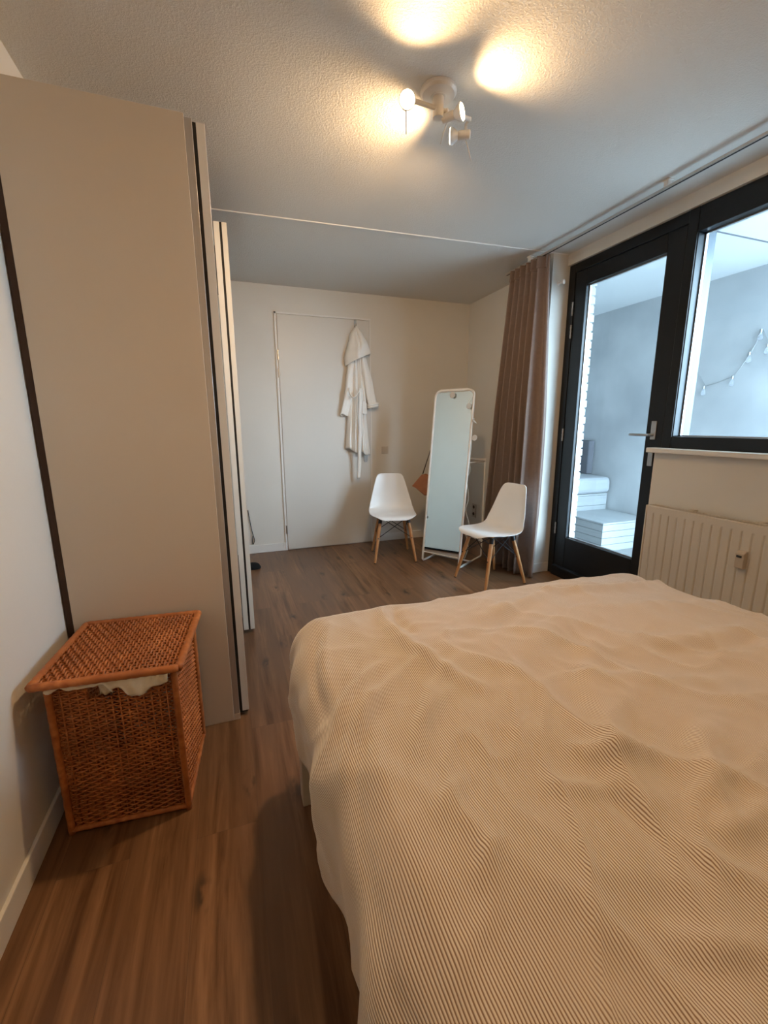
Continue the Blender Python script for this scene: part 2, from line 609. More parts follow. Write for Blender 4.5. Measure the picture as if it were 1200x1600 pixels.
for z in (2.20, 2.03, 1.22, .42):
    h = MB().cyl((XR - .006, 2.923, z - .05), (XR - .006, 2.923, z + .05), .007, n=10)
    for k in (-.03, 0, .03):
        h.cyl((XR - .006, 2.923, z + k - .004), (XR - .006, 2.923, z + k + .004), .0085, n=10)
    obj('hinge', h, 'steel', d2)
pl_ = obj('handle_plate', MB().box((LX0 - .008, 2.085, 1.205), (LX0, 2.122, 1.325)), 'steel', leaf, bevel=.003)
pl_2 = obj('lock_plate', MB().box((LX0 - .008, 2.088, 1.03), (LX0, 2.122, 1.12)), 'steel', leaf, bevel=.003)
lv = MB().tube(smooth_path([(LX0 - .008, 2.104, 1.235), (LX0 - .05, 2.104, 1.235), (LX0 - .058, 2.118, 1.235), (LX0 - .058, 2.235, 1.235)], 6), .009, 10)
obj('lever', lv, 'steel', leaf, smooth=True)
obj('outer_sill', MB().box((FX1, 2.0, -.02), (2.86, 2.99, .06)), 'loggia_floor', d2)

# window -------------------------------------------------------
w1 = sempty('window_1', (XR, WIN_Y0, SILL_Z))
f = MB()
f.box((FX0, WIN_Y0 - .1, 2.395), (FX1, 1.975, 2.529))
f.box((FX0, WIN_Y0 - .1, SILL_Z), (FX1, 1.975, 1.228))
f.box((FX0, WIN_Y0 - .1, 1.228), (FX1, WIN_Y0, 2.395))
f.box((FX0 + .004, 1.970, 1.228), (FX1, 1.980, 2.395))
wf = obj('window_frame', f, 'black_frame', w1, bevel=.004)
obj('pane', MB().box((XR + .066, WIN_Y0, 1.228), (XR + .072, 1.970, 2.395)), 'glass', wf)
sp = MB()
for (a, b) in (((1.962, 1.228), (1.970, 2.395)), ((WIN_Y0, 1.228), (1.970, 1.236)), ((WIN_Y0, 2.387), (1.970, 2.395))):
    sp.box((XR + .058, a[0], a[1]), (XR + .078, b[0], b[1]))
obj('glazing_spacer', sp, 'steel', wf)
obj('outer_jamb', MB().box((FX1, 1.972, 1.15), (2.785, 2.045, 2.41)), 'jamb', w1)
obj('window_sill', MB().box((2.562, WIN_Y0 - .1, SILL_Z - .03), (XR + .01, 2.085, SILL_Z)), 'trim_white', w1, bevel=.004)

# loggia beyond the glass -----------------------------------------
LXW = 4.30
struct('floor_loggia', MB().box((2.72, -30, -.12), (40, 30, -.02)), 'loggia_floor')
struct('ceiling_loggia', MB().box((2.72, 1.2, 2.60), (4.5, 5.2, 2.75)), 'loggia_ceiling')
lw = MB().box((LXW, 1.85, -.02), (4.5, 5.0, 2.60))
struct('wall_loggia', lw, 'concrete')
struct('wall_loggia_back', MB().box((2.72, 4.9, -.02), (LXW, 5.05, 2.60)), 'concrete')
struct('trim_2', MB().tube([(3.0, 2.30, 2.598), (4.30, 2.30, 2.598)], .006, 6), 'dark_panel')
wo = MB()
wo.box((2.72, 3.0, -.02), (2.86, D + .4, 2.60))
wo.box((2.72, YF - .9, -.02), (2.80, WIN_Y0 - .1, 2.60))
wo.box((2.72, WIN_Y0 - .1, -.02), (2.80, 2.0, 1.13))
struct('wall_facade', wo, 'brick')
bp = MB()
z = -.01
k = 0
while z < 2.58:
    off = .1 if k % 2 else 0
    bp.box((2.735, 2.868 + (.004 if k % 2 else 0), z), (2.800 + random.uniform(-.003, .004), 2.998, min(z + .054, 2.598)))
    bp.box((2.735, 2.876, z + .054), (2.792, 2.998, min(z + .066, 2.598)))
    z += .066
    k += 1
struct('wall_brick_edge', bp, 'brick', bevel=.004)

# ------------------------------------------------------------------ wardrobe
WY0, WY1 = 1.837, 3.84
wd = thing('wardrobe', 'tall beige wardrobe with two sliding doors along the left wall', 'wardrobe', (-.34, WY0, 0))
WH = 2.36
c = MB()
c.box((-.620, WY0, 0), (-.072, WY0 + .02, WH))
c.box((-.640, WY1 - .02, 0), (-.072, WY1, WH))
c.box((-.640, WY0 + .02, WH - .02), (-.072, WY1 - .02, WH))
c.box((-.640, WY0 + .02, .05), (-.072, WY1 - .02, .07))
c.box((-.090, WY0 + .02, 0), (-.075, WY1 - .02, .05))
obj('carcass', c, 'wardrobe', wd, bevel=.0015)
obj('back_panel', MB().box((-.643, WY0 + .004, .0), (-.622, WY1 - .02, WH - .004)), 'brown_edge', wd)
obj('foot_block', MB().box((-.072, WY0 + .001, 0), (-.046, WY0 + .03, .03)), 'wardrobe', wd, bevel=.001)
obj('edge_trim', MB().box((-.072, WY0 + .002, .03), (-.047, WY0 + .03, WH - .01)), 'alu', wd, bevel=.001)
for za, zb in ((WH - .05, WH - .02), (.012, .022)):
    tr = MB().box((-.072, WY0 + .03, za), (-.012, WY1, zb)).box((-.012, 2.93, za), (.03, WY1, zb))
    obj('track', tr, 'black_gap', wd)
def sliding(x0, x1, y0, y1, zt, gw=.012):
    pan = obj('sliding_door', MB().box((x0 + .007, y0 + .02, .03), (x1 - .002, y1 - .02, zt - .006)), 'door_glass', wd)
    e = MB()
    e.box((x0 + gw, y0, .025), (x1, y0 + .02, zt))
    e.box((x0 + gw, y1 - .02, .025), (x1, y1, zt))
    obj('door_edge', e, 'slide_door', pan, bevel=.001)
    g = MB()
    g.box((x0, y0 + .004, .025), (x0 + gw, y0 + .02, zt))
    g.box((x0, y1 - .02, .025), (x0 + gw, y1 - .004, zt))
    obj('gap_shade_strip', g, 'black_gap', pan)  # solid black strips, the dark of the gap put into their colour
    return pan
sliding(-.047, -.006, 1.858, 2.90, WH - .008, .012)
outer = sliding(.026, .064, 2.68, 3.83, WH + .012)
obj('inner_profile', MB().box((-.003, 2.68, .025), (.026, 2.70, WH + .012)), 'slide_door', outer, bevel=.001)

# ------------------------------------------------------------------ wicker hamper
def weave(mb_w, mb_s, o, u, v, n, wdt, hgt, pitch=.0088, stake=.0235, r=.0031, dense=(), hole=None):
    """woven panel: wefts run along u, stakes along v; dense = (u0,u1) open-work bands where the weft thins"""
    o, u, v, n = Vector(o), Vector(u), Vector(v), Vector(n)
    ns = max(2, round(wdt / stake))
    st = wdt / ns
    for k in range(ns + 1):
        if hole and hole[0] < k * st < hole[1]:
            mb_s.tube([o + u * (k * st), o + u * (k * st) + v * hole[2]], .0032, 6)
            continue
        mb_s.tube([o + u * (k * st), o + u * (k * st) + v * hgt], .0032, 6)
    rows = int(hgt / pitch)
    per = 4
    for i in range(rows):
        z = (i + .5) * hgt / rows
        pts = []
        ph = PI * (i % 2)
        segs = []
        for k in range(ns * per + 1):
            x = k * st / per
            jit = noise.noise(Vector((x * 9, z * 60, o.x * 3))) * .0016
            a = .0046 * math.cos(PI * x / st + ph)
            thin = 1.0
            for (d0, d1) in dense:
                if d0 < x < d1:
                    thin = .62
            if hole and hole[0] < x < hole[1] and hole[2] < z < hole[3]:
                if len(pts) > 1:
                    segs.append(pts)
                pts = []
                continue
            pts.append((o + u * x + v * (z + jit) + n * a, r * thin * (1 + .18 * noise.noise(Vector((x * 30, z * 200, 1))))))
        if len(pts) > 1:
            segs.append(pts)
        for s in segs:
            mb_w.tube([p for p, _ in s], [q for _, q in s], 6)

bx0 = Vector((-.592, 1.428, 0))
ang = math.radians(-4.5)
ux = Vector((math.cos(ang), math.sin(ang), 0))
uy = Vector((-math.sin(ang), math.cos(ang), 0))
uz = Vector((0, 0, 1))
BW, BD, BH = .378, .385, .545
hb = thing('laundry_hamper', 'square brown wicker laundry hamper with closed lid beside the wardrobe', 'laundry basket', tuple(bx0 + ux * BW / 2 + uy * BD / 2))
def P(a, b, c_):
    return bx0 + ux * a + uy * b + uz * c_
def panel(name, o, u, n, wd_, dense=(), hole=None):
    wv = MB(); sk = MB()
    weave(wv, sk, o, u, uz, n, wd_, BH - .03, dense=dense, hole=hole)
    wv.add(sk.v, sk.f)
    return obj(name, wv, 'wicker', hb, smooth=True, fixn=False)
g = .018
pf = panel('front_panel', P(g, g, .02), ux, -uy, BW - 2 * g, ((0, .03), (.16, .185), (.312, .36)), (.100, .162, .452, .497))
panel('side_panel', P(BW - g, g, .02), uy, ux, BD - 2 * g)
panel('side_panel', P(g, BD - g, .02), -uy, -ux, BD - 2 * g)
panel('back_panel', P(BW - g, BD - g, .02), -ux, uy, BW - 2 * g)
for (a, b) in ((.012, .012), (BW - .012, .012), (.012, BD - .012), (BW - .012, BD - .012)):
    pts = [P(a, b, .0 + BH * k / 24) for k in range(25)]
    obj('corner_post', MB().tube(pts, [.0098 + .0012 * (k % 2) for k in range(25)], 10), 'wicker', hb, smooth=True)
for zz in (.014, BH - .008):
    loop = [P(.012, .012, zz), P(BW - .012, .012, zz), P(BW - .012, BD - .012, zz), P(.012, BD - .012, zz)]
    for i in range(4):
        a, b = loop[i], loop[(i + 1) % 4]
        obj('rail', MB().tube([a.lerp(b, k / 20) for k in range(21)], [.0085 + .001 * (k % 2) for k in range(21)], 8), 'wicker', hb, smooth=True)
obj('base_panel', MB().prism([P(.02, .02, .012), P(BW - .02, .02, .012), P(BW - .02, BD - .02, .012), P(.02, BD - .02, .012)], (0, 0, 1), .01), 'wicker', hb)
# lid
lid_w = MB(); lid_s = MB()
LZ = BH + .014
weave(lid_w, lid_s, P(-.008, -.022, LZ), uy, ux, uz, BD + .028, BW + .016, pitch=.0122, stake=.019, r=.0036)
lid_w.add(lid_s.v, lid_s.f)
lid = obj('lid', lid_w, 'wicker', hb, smooth=True, fixn=False)
rim = MB()
cs = [P(-.012, -.026, LZ), P(BW + .012, -.026, LZ), P(BW + .012, BD + .010, LZ), P(-.012, BD + .010, LZ)]
for i in range(4):
    a, b = cs[i], cs[(i + 1) % 4]
    rim.tube([a.lerp(b, k / 30) for k in range(31)], [.0115 + .0012 * (k % 2) for k in range(31)], 10)
obj('lid_rim', rim, 'wicker', lid, smooth=True)
# cloth liner peeping out under the lid
rows = []
NU = 60
for i in range(9):
    t = i / 8
    row = []
    for j in range(NU + 1):
        s = j / NU
        x = .02 + s * (BW - .045)
        drop = .012 + .010 * s + .052 * math.exp(-((s - .72) / .13) ** 2) + .022 * math.exp(-((s - .93) / .06) ** 2) + .004 * math.sin(s * 40)
        wave = .006 * math.sin(s * 23 + t * 2) + .005 * math.sin(s * 51)
        if i == 0:
            p = P(x, .05, BH - .012)
        elif i == 1:
            p = P(x, .01, BH + .0015)
        else:
            tt = (i - 1) / 7
            p = P(x, -.004 - .012 * math.sin(tt * PI * .8) - (.006 + wave) * tt, BH + .0015 - drop * tt)
        row.append(p)
    rows.append(row)
obj('liner', MB().grid(rows), 'linen', hb, smooth=True, solid=.0025)
rows = [[P(.140 + .04 * s / 8, .034 + .006 * math.sin(s * 1.3 + t), .470 + .05 * t / 5) for s in range(9)] for t in range(6)]
obj('liner_patch', MB().grid(rows), 'linen', hb, smooth=True, solid=.002)

# ------------------------------------------------------------------ bed
bed = thing('bed', 'low pale double bed frame under the corduroy duvet', 'bed', (.95, .38, 0))
fb = MB()
BX0, BX1, BY0, BY1 = .150, 1.745, YF + .04, 1.34
fb.box((BX0 + .02, BY0, .23), (BX0 + .05, BY1, .31))
fb.box((BX1 - .03, BY0, .23), (BX1, BY1, .31))
fb.box((BX0 + .05, BY1 - .05, .23), (BX1 - .03, BY1 - .02, .31))
fb.box((BX0 + .05, BY0, .23), (BX1 - .03, BY0 + .03, .31))
obj('frame', fb, 'bedframe', bed, bevel=.003)
obj('slat_base', MB().box((BX0 + .05, BY0 + .03, .27), (BX1 - .03, BY1 - .05, .30)), 'bedframe', bed)
for x in (BX0, BX1 - .062):
    for y in (BY0 + .03, BY1 - .06):
        obj('leg', MB().box((x, y, 0), (x + .06, y + .06, .229)), 'bedframe', bed, bevel=.003)
obj('mattress', MB().box((BX0 + .035, BY0 + .035, .30), (BX1 - .035, BY1 + .02, .57)), 'mattress', bed, bevel=.05)

# duvet: a draped sheet, wrinkles as ridges between bed-plane points (x, y)
WR = [((.449, 1.30), (.446, .973), .016, .020), ((.50, 1.30), (.477, 1.114), -.014, .018), ((.454, .97), (.514, .773), .014, .02),
      ((.398, .927), (.173, .726), .016, .022), ((.324, .969), (.17, .827), .012, .018), ((.36, .90), (.19, .70), -.012, .018),
      ((.442, .799), (.306, .678), .012, .02), ((.507, .887), (.349, .741), .010, .02),
      ((.745, 1.106), (1.126, 1.25), .016, .03), ((1.104, 1.225), (1.495, 1.17), .022, .03), ((1.12, 1.26), (1.50, 1.21), -.022, .028),
      ((1.478, 1.155), (1.679, 1.232), .018, .03), ((1.46, 1.19), (1.68, 1.27), -.016, .03),
      ((.92, .952), (.715, .843), .012, .04), ((.952, .86), (.648, .537), .012, .03), ((1.043, .791), (1.534, .771), .012, .035),
      ((1.08, .743), (1.385, .703), -.010, .03), ((.572, .531), (.683, .475), .012, .018), ((.478, .491), (.577, .449), .009, .016),
      ((.877, .49), (.676, .347), .014, .024), ((.645, .326), (.755, .33), .012, .018), ((.551, .465), (.573, .314), -.009, .02),
      ((.582, .339), (.622, .262), .009, .016), ((.462, .267), (.551, .221), .01, .016), ((.345, .567), (.279, .513), .008, .016),
      ((.343, .445), (.285, .408), .008, .014), ((.217, 1.208), (.154, .93), -.012, .016), ((.25, 1.25), (.19, .90), .014, .018),
      ((1.2, 1.0), (1.6, .95), .010, .04), ((.62, 1.0), (.9, 1.12), -.010, .03), ((.80, .70), (1.10, .60), .010, .03),
      ((.75, .62), (.60, .42), .010, .03), ((.28, .9), (.22, .3), .006, .02), ((.18, .7), (.17, .1), -.007, .015)]
def ridge(x, y):
    h = 0
    for (a, b, amp, wdt) in WR:
        dx, dy = b[0] - a[0], b[1] - a[1]
        L2 = dx * dx + dy * dy
        t = ((x - a[0]) * dx + (y - a[1]) * dy) / L2
        if t < -.35 or t > 1.35:
            continue
        ln = math.sqrt(L2)
        bend = .06 * ln * math.sin(t * PI)
        d = ((x - a[0]) * dy - (y - a[1]) * dx) / ln - bend
        if abs(d) > wdt * 3:
            continue
        e = 1 if 0 <= t <= 1 else math.exp(-(((-t) if t < 0 else t - 1) / .14) ** 2)
        taper = .55 + .45 * math.sin(max(0, min(1, t)) * PI)
        h += amp * e * taper * math.exp(-(d / wdt) ** 2)
    return h
R0 = .13
TX0, TX1, TY1 = .128 + R0, 1.73 - R0, 1.445 - R0
TY0 = YF + .06
ZT = .662
DL, DRt, DF = .43, .40, .44
du = [-DL + DL * k / 40 for k in range(40)]
NX = 150
us = du + [(TX1 - TX0) * k / NX for k in range(NX)] + [(TX1 - TX0) + DRt * k / 34 for k in range(35)]
NY = 190
vs = [(TY1 - TY0) * k / NY for k in range(NY)] + [(TY1 - TY0) + DF * k / 44 for k in range(45)]
rows, uvs = [], []
for b in vs:
    row = []
    for a in us:
        dx = a if a < 0 else max(0, a - (TX1 - TX0))
        dy = max(0, b - (TY1 - TY0))
        d = math.hypot(dx, dy)
        cx = TX0 + min(max(a, 0), TX1 - TX0)
        cy = TY0 + min(b, TY1 - TY0)
        if d > 0:
            nx_, ny_ = dx / d, dy / d
            th = min(d / R0, PI / 2)
            out = R0 * math.sin(th)
            drop = R0 * (1 - math.cos(th)) + max(0, d - R0 * PI / 2)
            k = min(1, max(0, (d - .06) / .2))
            per = (cy if abs(nx_) > abs(ny_) else cx) + math.atan2(ny_, abs(nx_) + 1e-6) * .2
            rip = .013 * math.sin(per * 17 + 1.0) + .009 * math.sin(per * 31 + 2.2)
            out += k * (rip - .004)
            # the hem on the left side swings in a little
            out -= .02 * max(0, (d - .25) / .2)
            x, y, z = cx + nx_ * out, cy + ny_ * out, ZT - drop
        else:
            x, y, z = cx, cy, ZT
            nx_ = ny_ = 0
        px, py = TX0 + a, TY0 + b
        flat = max(0, 1 - d / .22)
        # soft crown towards the middle, dips along the rounded edge
        ex = min(1, max(0, min(cx - TX0 + .05, TX1 + .05 - cx) / .45))
        ey = min(1, max(0, (TY1 + .05 - cy) / .5))
        crown = .045 * (math.sin(ex * PI / 2) * math.sin(ey * PI / 2))
        h = crown * flat
        h += .016 * noise.noise(Vector((px * 2.6, py * 2.6, .4))) + .006 * noise.noise(Vector((px * 7, py * 6, 3.1)))
        h += .0025 * noise.noise(Vector((px * 19, py * 15, 7.7)))
        h += 1.2 * ridge(px, py)
        qx, qy = px + .12 * noise.noise(Vector((px * 2, py * 2, 9))), py + .12 * noise.noise(Vector((px * 2, py * 2, 17)))
        c1 = 1 - abs(noise.noise(Vector((qx * 3.4 + qy * 1.5, qy * 2.6, 5.5))))
        c2 = 1 - abs(noise.noise(Vector((qx * 5.5, qy * 6.0 - qx * 2, 12.5))))
        c3 = 1 - abs(noise.noise(Vector((qx * 9 + qy * 4, qy * 8, 22.5))))
        h += (.013 * c1 ** 7 + .008 * c2 ** 7 + .0035 * c3 ** 6) * (.35 + .65 * ey)
        sb = min(1, d / (R0 * 1.5))
        sb = sb * sb * (3 - 2 * sb)
        x += nx_ * h * .6 * sb
        y += ny_ * h * .6 * sb
        z += h * (1 - .85 * sb)
        row.append((x, y, z))
        uvs.append((a, b))
    rows.append(row)
dv = obj('duvet', MB().grid(rows), 'corduroy', None, smooth=True, origin=(.95, .38, .6))
tag(dv, 'rumpled beige corduroy duvet spread over the bed', 'duvet')
uvl = dv.data.uv_layers.new(name='UVMap')
for lp in dv.data.loops:
    uvl.data[lp.index].uv = uvs[lp.vertex_index]
md = dv.modifiers.new('thickness', 'SOLIDIFY')
md.thickness = .012
md.offset = -1

# ------------------------------------------------------------------ shell chairs
def make_chair():
    root = thing('shell_chair', '', 'chair')
    prof = [(-.230, .420, .095), (-.228, .430, .135), (-.218, .441, .165), (-.195, .448, .190), (-.15, .446, .211), (-.06, .434, .226), (.03, .427, .231), (.10, .432, .231),
            (.150, .456, .226), (.180, .505, .216), (.200, .57, .201), (.217, .65, .180), (.232, .73, .158), (.243, .782, .140), (.247, .806, .122), (.248, .817, .095)]
    rows = []
    nC = 18
    # resample the profile smoothly
    pp = smooth_path([(a, b, c) for a, b, c in prof], 3)
    for i, q in enumerate(pp):
        y, z, hw = q
        q0, q1 = pp[max(i - 1, 0)], pp[min(i + 1, len(pp) - 1)]
        ty, tz = q1.x - q0.x, q1.y - q0.y
        l_ = math.hypot(ty, tz)
        ny, nz = -tz / l_, ty / l_          # up from the seat, forward from the back
        t = i / (len(pp) - 1)
        dish = interp([(0, .0), (.25, .006), (.45, .026), (.6, .050), (.8, .034), (1, .010)], t)
        row = []
        for j in range(nC + 1):
            u = -1 + 2 * j / nC
            e = dish * abs(u) ** 2.6
            row.append((hw * u, y + ny * e, z + nz * e))
        rows.append(row)
    shell = obj('shell', MB().grid(rows), 'plastic', root, smooth=True, solid=.007, subsurf=1)
    tops = [(-.135, -.115), (.135, -.115), (.125, .105), (-.125, .105)]
    feet = [(-.200, -.215), (.200, -.215), (.190, .215), (-.190, .215)]
    ztop = .415
    for (a, b) in zip(tops, feet):
        A, B = Vector((*a, ztop)), Vector((*b, 0))
        pts = [A.lerp(B, t) for t in (0, .06, .3, .6, .96, .99, 1)]
        lg = obj('leg', MB().tube(pts, [.0115, .0145, .0165, .0145, .0105, .0100, .0095], 14), 'beech', root, smooth=True)
        obj('leg_bracket', MB().tube([A.lerp(B, .0), A.lerp(B, .10)], .0175, 12), 'black_metal', lg)
        q = A.lerp(B, .43)
        obj('bolt', MB().tube([q - Vector((0, .018, 0)), q + Vector((0, .018, 0))], .006, 8), 'black_metal', lg)
        obj('foot_cap', MB().tube([A.lerp(B, .985), B], .0112, 10), 'black_metal', lg)
    br = MB()
    for i in range(4):
        j = (i + 1) % 4
        A1, B1 = Vector((*tops[i], ztop)), Vector((*feet[i], 0))
        A2, B2 = Vector((*tops[j], ztop)), Vector((*feet[j], 0))
        br.tube([A1.lerp(A2, .12) + Vector((0, 0, -.005)), A2.lerp(B2, .43)], .0035, 6)
        br.tube([A2.lerp(A1, .12) + Vector((0, 0, -.005)), A1.lerp(B1, .43)], .0035, 6)
        br.tube([A1, A2], .005, 6)
    obj('wire_brace', br, 'black_metal', root)
    return root
ch = make_chair()
ch.location = (1.47, 3.885, 0)
ch.rotation_euler = (0, 0, math.radians(-13))
tag(ch, 'white shell chair facing the bed, between the closed door and the mirror', 'chair', 'white shell chairs on wooden dowel legs')
c2 = copy_tree(ch)
c2.location = (2.006, 2.96, 0)
c2.rotation_euler = (0, 0, math.radians(-83))
tag(c2, 'white shell chair turned sideways in front of the curtain', 'chair', 'white shell chairs on wooden dowel legs')

# ------------------------------------------------------------------ standing mirror
FA, FB_ = Vector((1.683, 3.632, 0)), Vector((1.897, 3.303, 0))
E_ = (FB_ - FA).normalized()
BK = Vector((E_.y * -1, E_.x, 0))          # away from the viewer
if BK.y < 0: BK = -BK
Wm = (FB_ - FA).length
HM, LEAN = 1.612, .20
mi = thing('standing_mirror', 'tall narrow mirror on a white tubular stand leaning back by the curtain', 'mirror', tuple((FA + FB_) / 2))
def MP(u, t, off=0):                        # u across 0..1, t along the slanted height (m), off behind
    k = t / HM
    return FA + E_ * (u * Wm) + BK * (LEAN * k + off) + Vector((0, 0, HM * k))
rt_ = .0105
loopp = []
cr = .055
loopp += [FA + BK * .25 + Vector((0, 0, .011)), FA + BK * .05 + Vector((0, 0, .011)), FA + BK * .02 + Vector((0, 0, .013)), MP(0, .03), MP(0, .06)]
loopp += [MP(0, HM * k / 10) for k in range(1, 10)] + [MP(0, HM - cr)]
for k in range(1, 7):
    a = PI / 2 * k / 6
    loopp.append(MP((cr - cr * math.cos(a)) / Wm, HM - cr + cr * math.sin(a)))
for k in range(0, 7):
    a = PI / 2 * k / 6
    loopp.append(MP(1 - (cr - cr * math.sin(a)) / Wm, HM - cr + cr * math.cos(a)))
loopp += [MP(1, HM * k / 10) for k in range(9, 0, -1)]
loopp += [MP(1, .06), MP(1, .03), FB_ + BK * .02 + Vector((0, 0, .013)), FB_ + BK * .05 + Vector((0, 0, .011)), FB_ + BK * .25 + Vector((0, 0, .011))]
obj('frame', MB().tube(loopp, rt_, 10), 'white_metal', mi, smooth=True)
gl = []
cr2 = cr - .012
g0, g1, gt = .012 / Wm, 1 - .012 / Wm, HM - .014
gl += [MP(g0, .10), MP(g1, .10)]
for k in range(0, 7):
    a = PI / 2 * k / 6
    gl.append(MP(g1 - (cr2 - cr2 * math.cos(a)) / Wm, gt - cr2 + cr2 * math.sin(a)))
for k in range(0, 7):
    a = PI / 2 * k / 6
    gl.append(MP(g0 + (cr2 - cr2 * math.sin(a)) / Wm, gt - cr2 + cr2 * math.cos(a)))
nrm = E_.cross(MP(0, 1) - MP(0, 0)).normalized()
if nrm.dot(BK) < 0: nrm = -nrm
obj('mirror_glass', MB().prism(gl, nrm, .006), 'mirror', mi)
edge = MB()
edge.tube([MP(g0, .10), MP(g1, .10)], .005, 8)
edge.tube([MP(g0, .10), MP(0, .10)], .004, 6)
edge.tube([MP(g1, .10), MP(1, .10)], .004, 6)
obj('glass_edge', edge, 'white_metal', mi)
cb = MB().tube([FA + BK * .245 + Vector((0, 0, .011)), FB_ + BK * .245 + Vector((0, 0, .011))], rt_ * .8, 8)
obj('foot_bar', cb, 'white_metal', mi, smooth=True)
RA, RB = FA + BK * .47, FB_ + BK * .47
rail = MB()
rail.tube([FA + BK * .25 + Vector((0, 0, .011)), RA + Vector((0, 0, .011)), RA + BK * .01 + Vector((0, 0, .02)), RA + BK * .01 + Vector((0, 0, .99))], .0075, 8)
rail.tube([FB_ + BK * .25 + Vector((0, 0, .011)), RB + Vector((0, 0, .011)), RB + BK * .01 + Vector((0, 0, .02)), RB + BK * .01 + Vector((0, 0, .99))], .0075, 8)
rail.tube([RA + BK * .01 + Vector((0, 0, .975)), RB + BK * .01 + Vector((0, 0, .975))], .0095, 8)
for Q, u in ((RA, 0), (RB, 1)):
    rail.tube([Q + BK * .01 + Vector((0, 0, .96)), MP(u, .97, 0)], .006, 8)
obj('clothes_rail', rail, 'white_metal', mi, smooth=True)
hk = MB().tube(smooth_path([MP(.02, 1.24, .01), MP(.02, 1.24, .04), MP(.02, 1.25, .06), MP(.02, 1.27, .065)], 4), .004, 8)
obj('hook', hk, 'white_metal', mi, smooth=True)

# garland of round felt discs on a thin cord
ga = thing('disc_garland', 'thin white cord with pale round discs draped over the mirror frame', 'garland', tuple(MP(1, 1.4)))
cord = [MP(.10, HM + .012, -.002), MP(.42, HM + .012, -.008), MP(.72, HM + .014, -.006), MP(.93, HM + .004, -.012), MP(1.0, HM - .04, -.014), MP(.90, 1.50, -.016), MP(.95, 1.44, -.016),
        MP(1.03, 1.33, -.016), MP(1.04, 1.22, -.014), MP(1.06, 1.10, -.012), MP(1.05, .98, -.012), MP(1.08, .90, -.012), MP(1.03, .82, -.014), MP(1.10, .66, -.008),
        MP(1.06, .55, -.01), MP(1.17, .42, 0), MP(1.10, .34, 0), MP(1.18, .22, .01), MP(1.10, .10, .02)]
obj('cord', MB().tube(smooth_path(cord, 6), .0024, 5), 'string', ga)
front = -nrm
for (u, t, s) in ((.475, HM - .045, .026), (.915, 1.465, .025), (1.12, 1.19, .025), (1.02, HM - .06, .02)):
    if s == .02:
        continue
    p = MP(u, t) - nrm * .017
    obj('disc', MB().lathe([(s * .92, -.003), (s, -.001), (s, .002), (s * .92, .004)], p, front, 28), 'disc', ga, smooth=False)
obj('bow', MB().tube([MP(1.03, 1.34) + front * .015, MP(1.06, 1.335) + front * .02, MP(1.14, 1.315) + front * .018], [.004, .010, .003], 8).tube([MP(1.03, 1.34) + front * .015, MP(1.07, 1.355) + front * .02], [.003, .007], 8), 'disc', ga, smooth=True)

# leather bag behind the mirror
bag = thing('leather_bag', 'cognac leather shoulder bag hanging behind the mirror', 'bag', (1.83, 3.86, .60))
bo = [(-.13, .10), (-.115, .115), (-.03, .215), (.0, .225), (.16, .16), (.165, .05), (.03, .0), (-.01, .002)]
bagp = []
dirx = Vector((.80, -.60, 0))
dn = Vector((.60, .80, 0))
base = Vector((1.83, 3.90, .60))
rows = []
for k in range(9):
    t = -1 + 2 * k / 8
    s = 1 - .16 * abs(t) ** 2.2
    rows.append([base + dirx * (.02 + (a - .02) * s) + dn * (t * .035) + Vector((0, 0, .11 + (b - .11) * s)) for a, b in bo + bo[:1]])
bgm = MB().grid(rows)
bgm.add(rows[0][:-1], [tuple(range(len(bo)))]); bgm.add(rows[-1][:-1], [tuple(range(len(bo)))])
obj('bag_body', bgm, 'leather', bag, bevel=.006)
fl = [base + dirx * a + dn * -.042 + Vector((0, 0, b)) for a, b in ((-.132, .098), (-.03, .222), (.16, .165), (.12, .07), (-.05, .06))]
obj('flap', MB().prism(fl, dn, .006), 'leather', bag, bevel=.002)
hook_p = MP(.02, 1.25, .06)
p1 = base + dirx * -.03 + Vector((0, 0, .22)); p2 = base + dirx * .14 + Vector((0, 0, .17))
obj('strap', MB().tube([p1, hook_p + Vector((0, 0, .006)), p2], .0065, 8, squash=(1, .4)), 'leather_dark', bag)

# ------------------------------------------------------------------ curtain rail and curtain
RX, RZ = 2.352, 2.572
cr_ = thing('curtain_rail', 'slim grey curtain rail running below the ceiling above the window', 'curtain rail', (RX, 1.5, RZ))
rl = MB()
rl.box((RX - .012, YF + .02, RZ - .007), (RX + .012, 3.44, RZ + .007))
obj('rail', rl, 'alu', cr_, bevel=.002)
obj('slot', MB().box((RX - .004, YF + .03, RZ - .0085), (RX + .004, 3.43, RZ - .0068)), 'black_gap', cr_)
for y in (3.12, 1.97, .9, 0.0):
    bm_ = MB().box((RX - .016, y - .012, RZ + .005), (RX + .016, y + .012, H)).box((RX - .02, y - .02, H - .008), (RX + .02, y + .02, H))
    obj('bracket', bm_, 'white_metal', cr_, bevel=.002)

cu = thing('curtain', 'gathered taupe full-length curtain drawn aside beside the balcony door', 'curtain', (2.37, 3.1, 0))
def curtain_pt(s, z):
    k = 1 - z / 2.56
    yf = lerp(3.36, 3.56, min(1, k * 1.15))
    yn = 2.915 - .015 * math.sin(k * 3)
    y = lerp(yf, yn, s)
    amp = lerp(.028, .056, min(1, k * 2.2))
    ph = 2 * PI * 6.5 * (s + .03 * math.sin(s * 9) * k) + .6 * math.sin(k * 2.2 + s * 3)
    x = 2.345 - .01 * k + amp * math.sin(ph) + .008 * math.sin(ph * 2 + 1 + k)
    y += .018 * math.cos(ph) * min(1, k * 2)
    return (x, y, z)
zs = [.012 + (2.555 - .012) * i / 60 for i in range(61)]
rows = [[curtain_pt(j / 170, z) for j in range(171)] for z in zs]
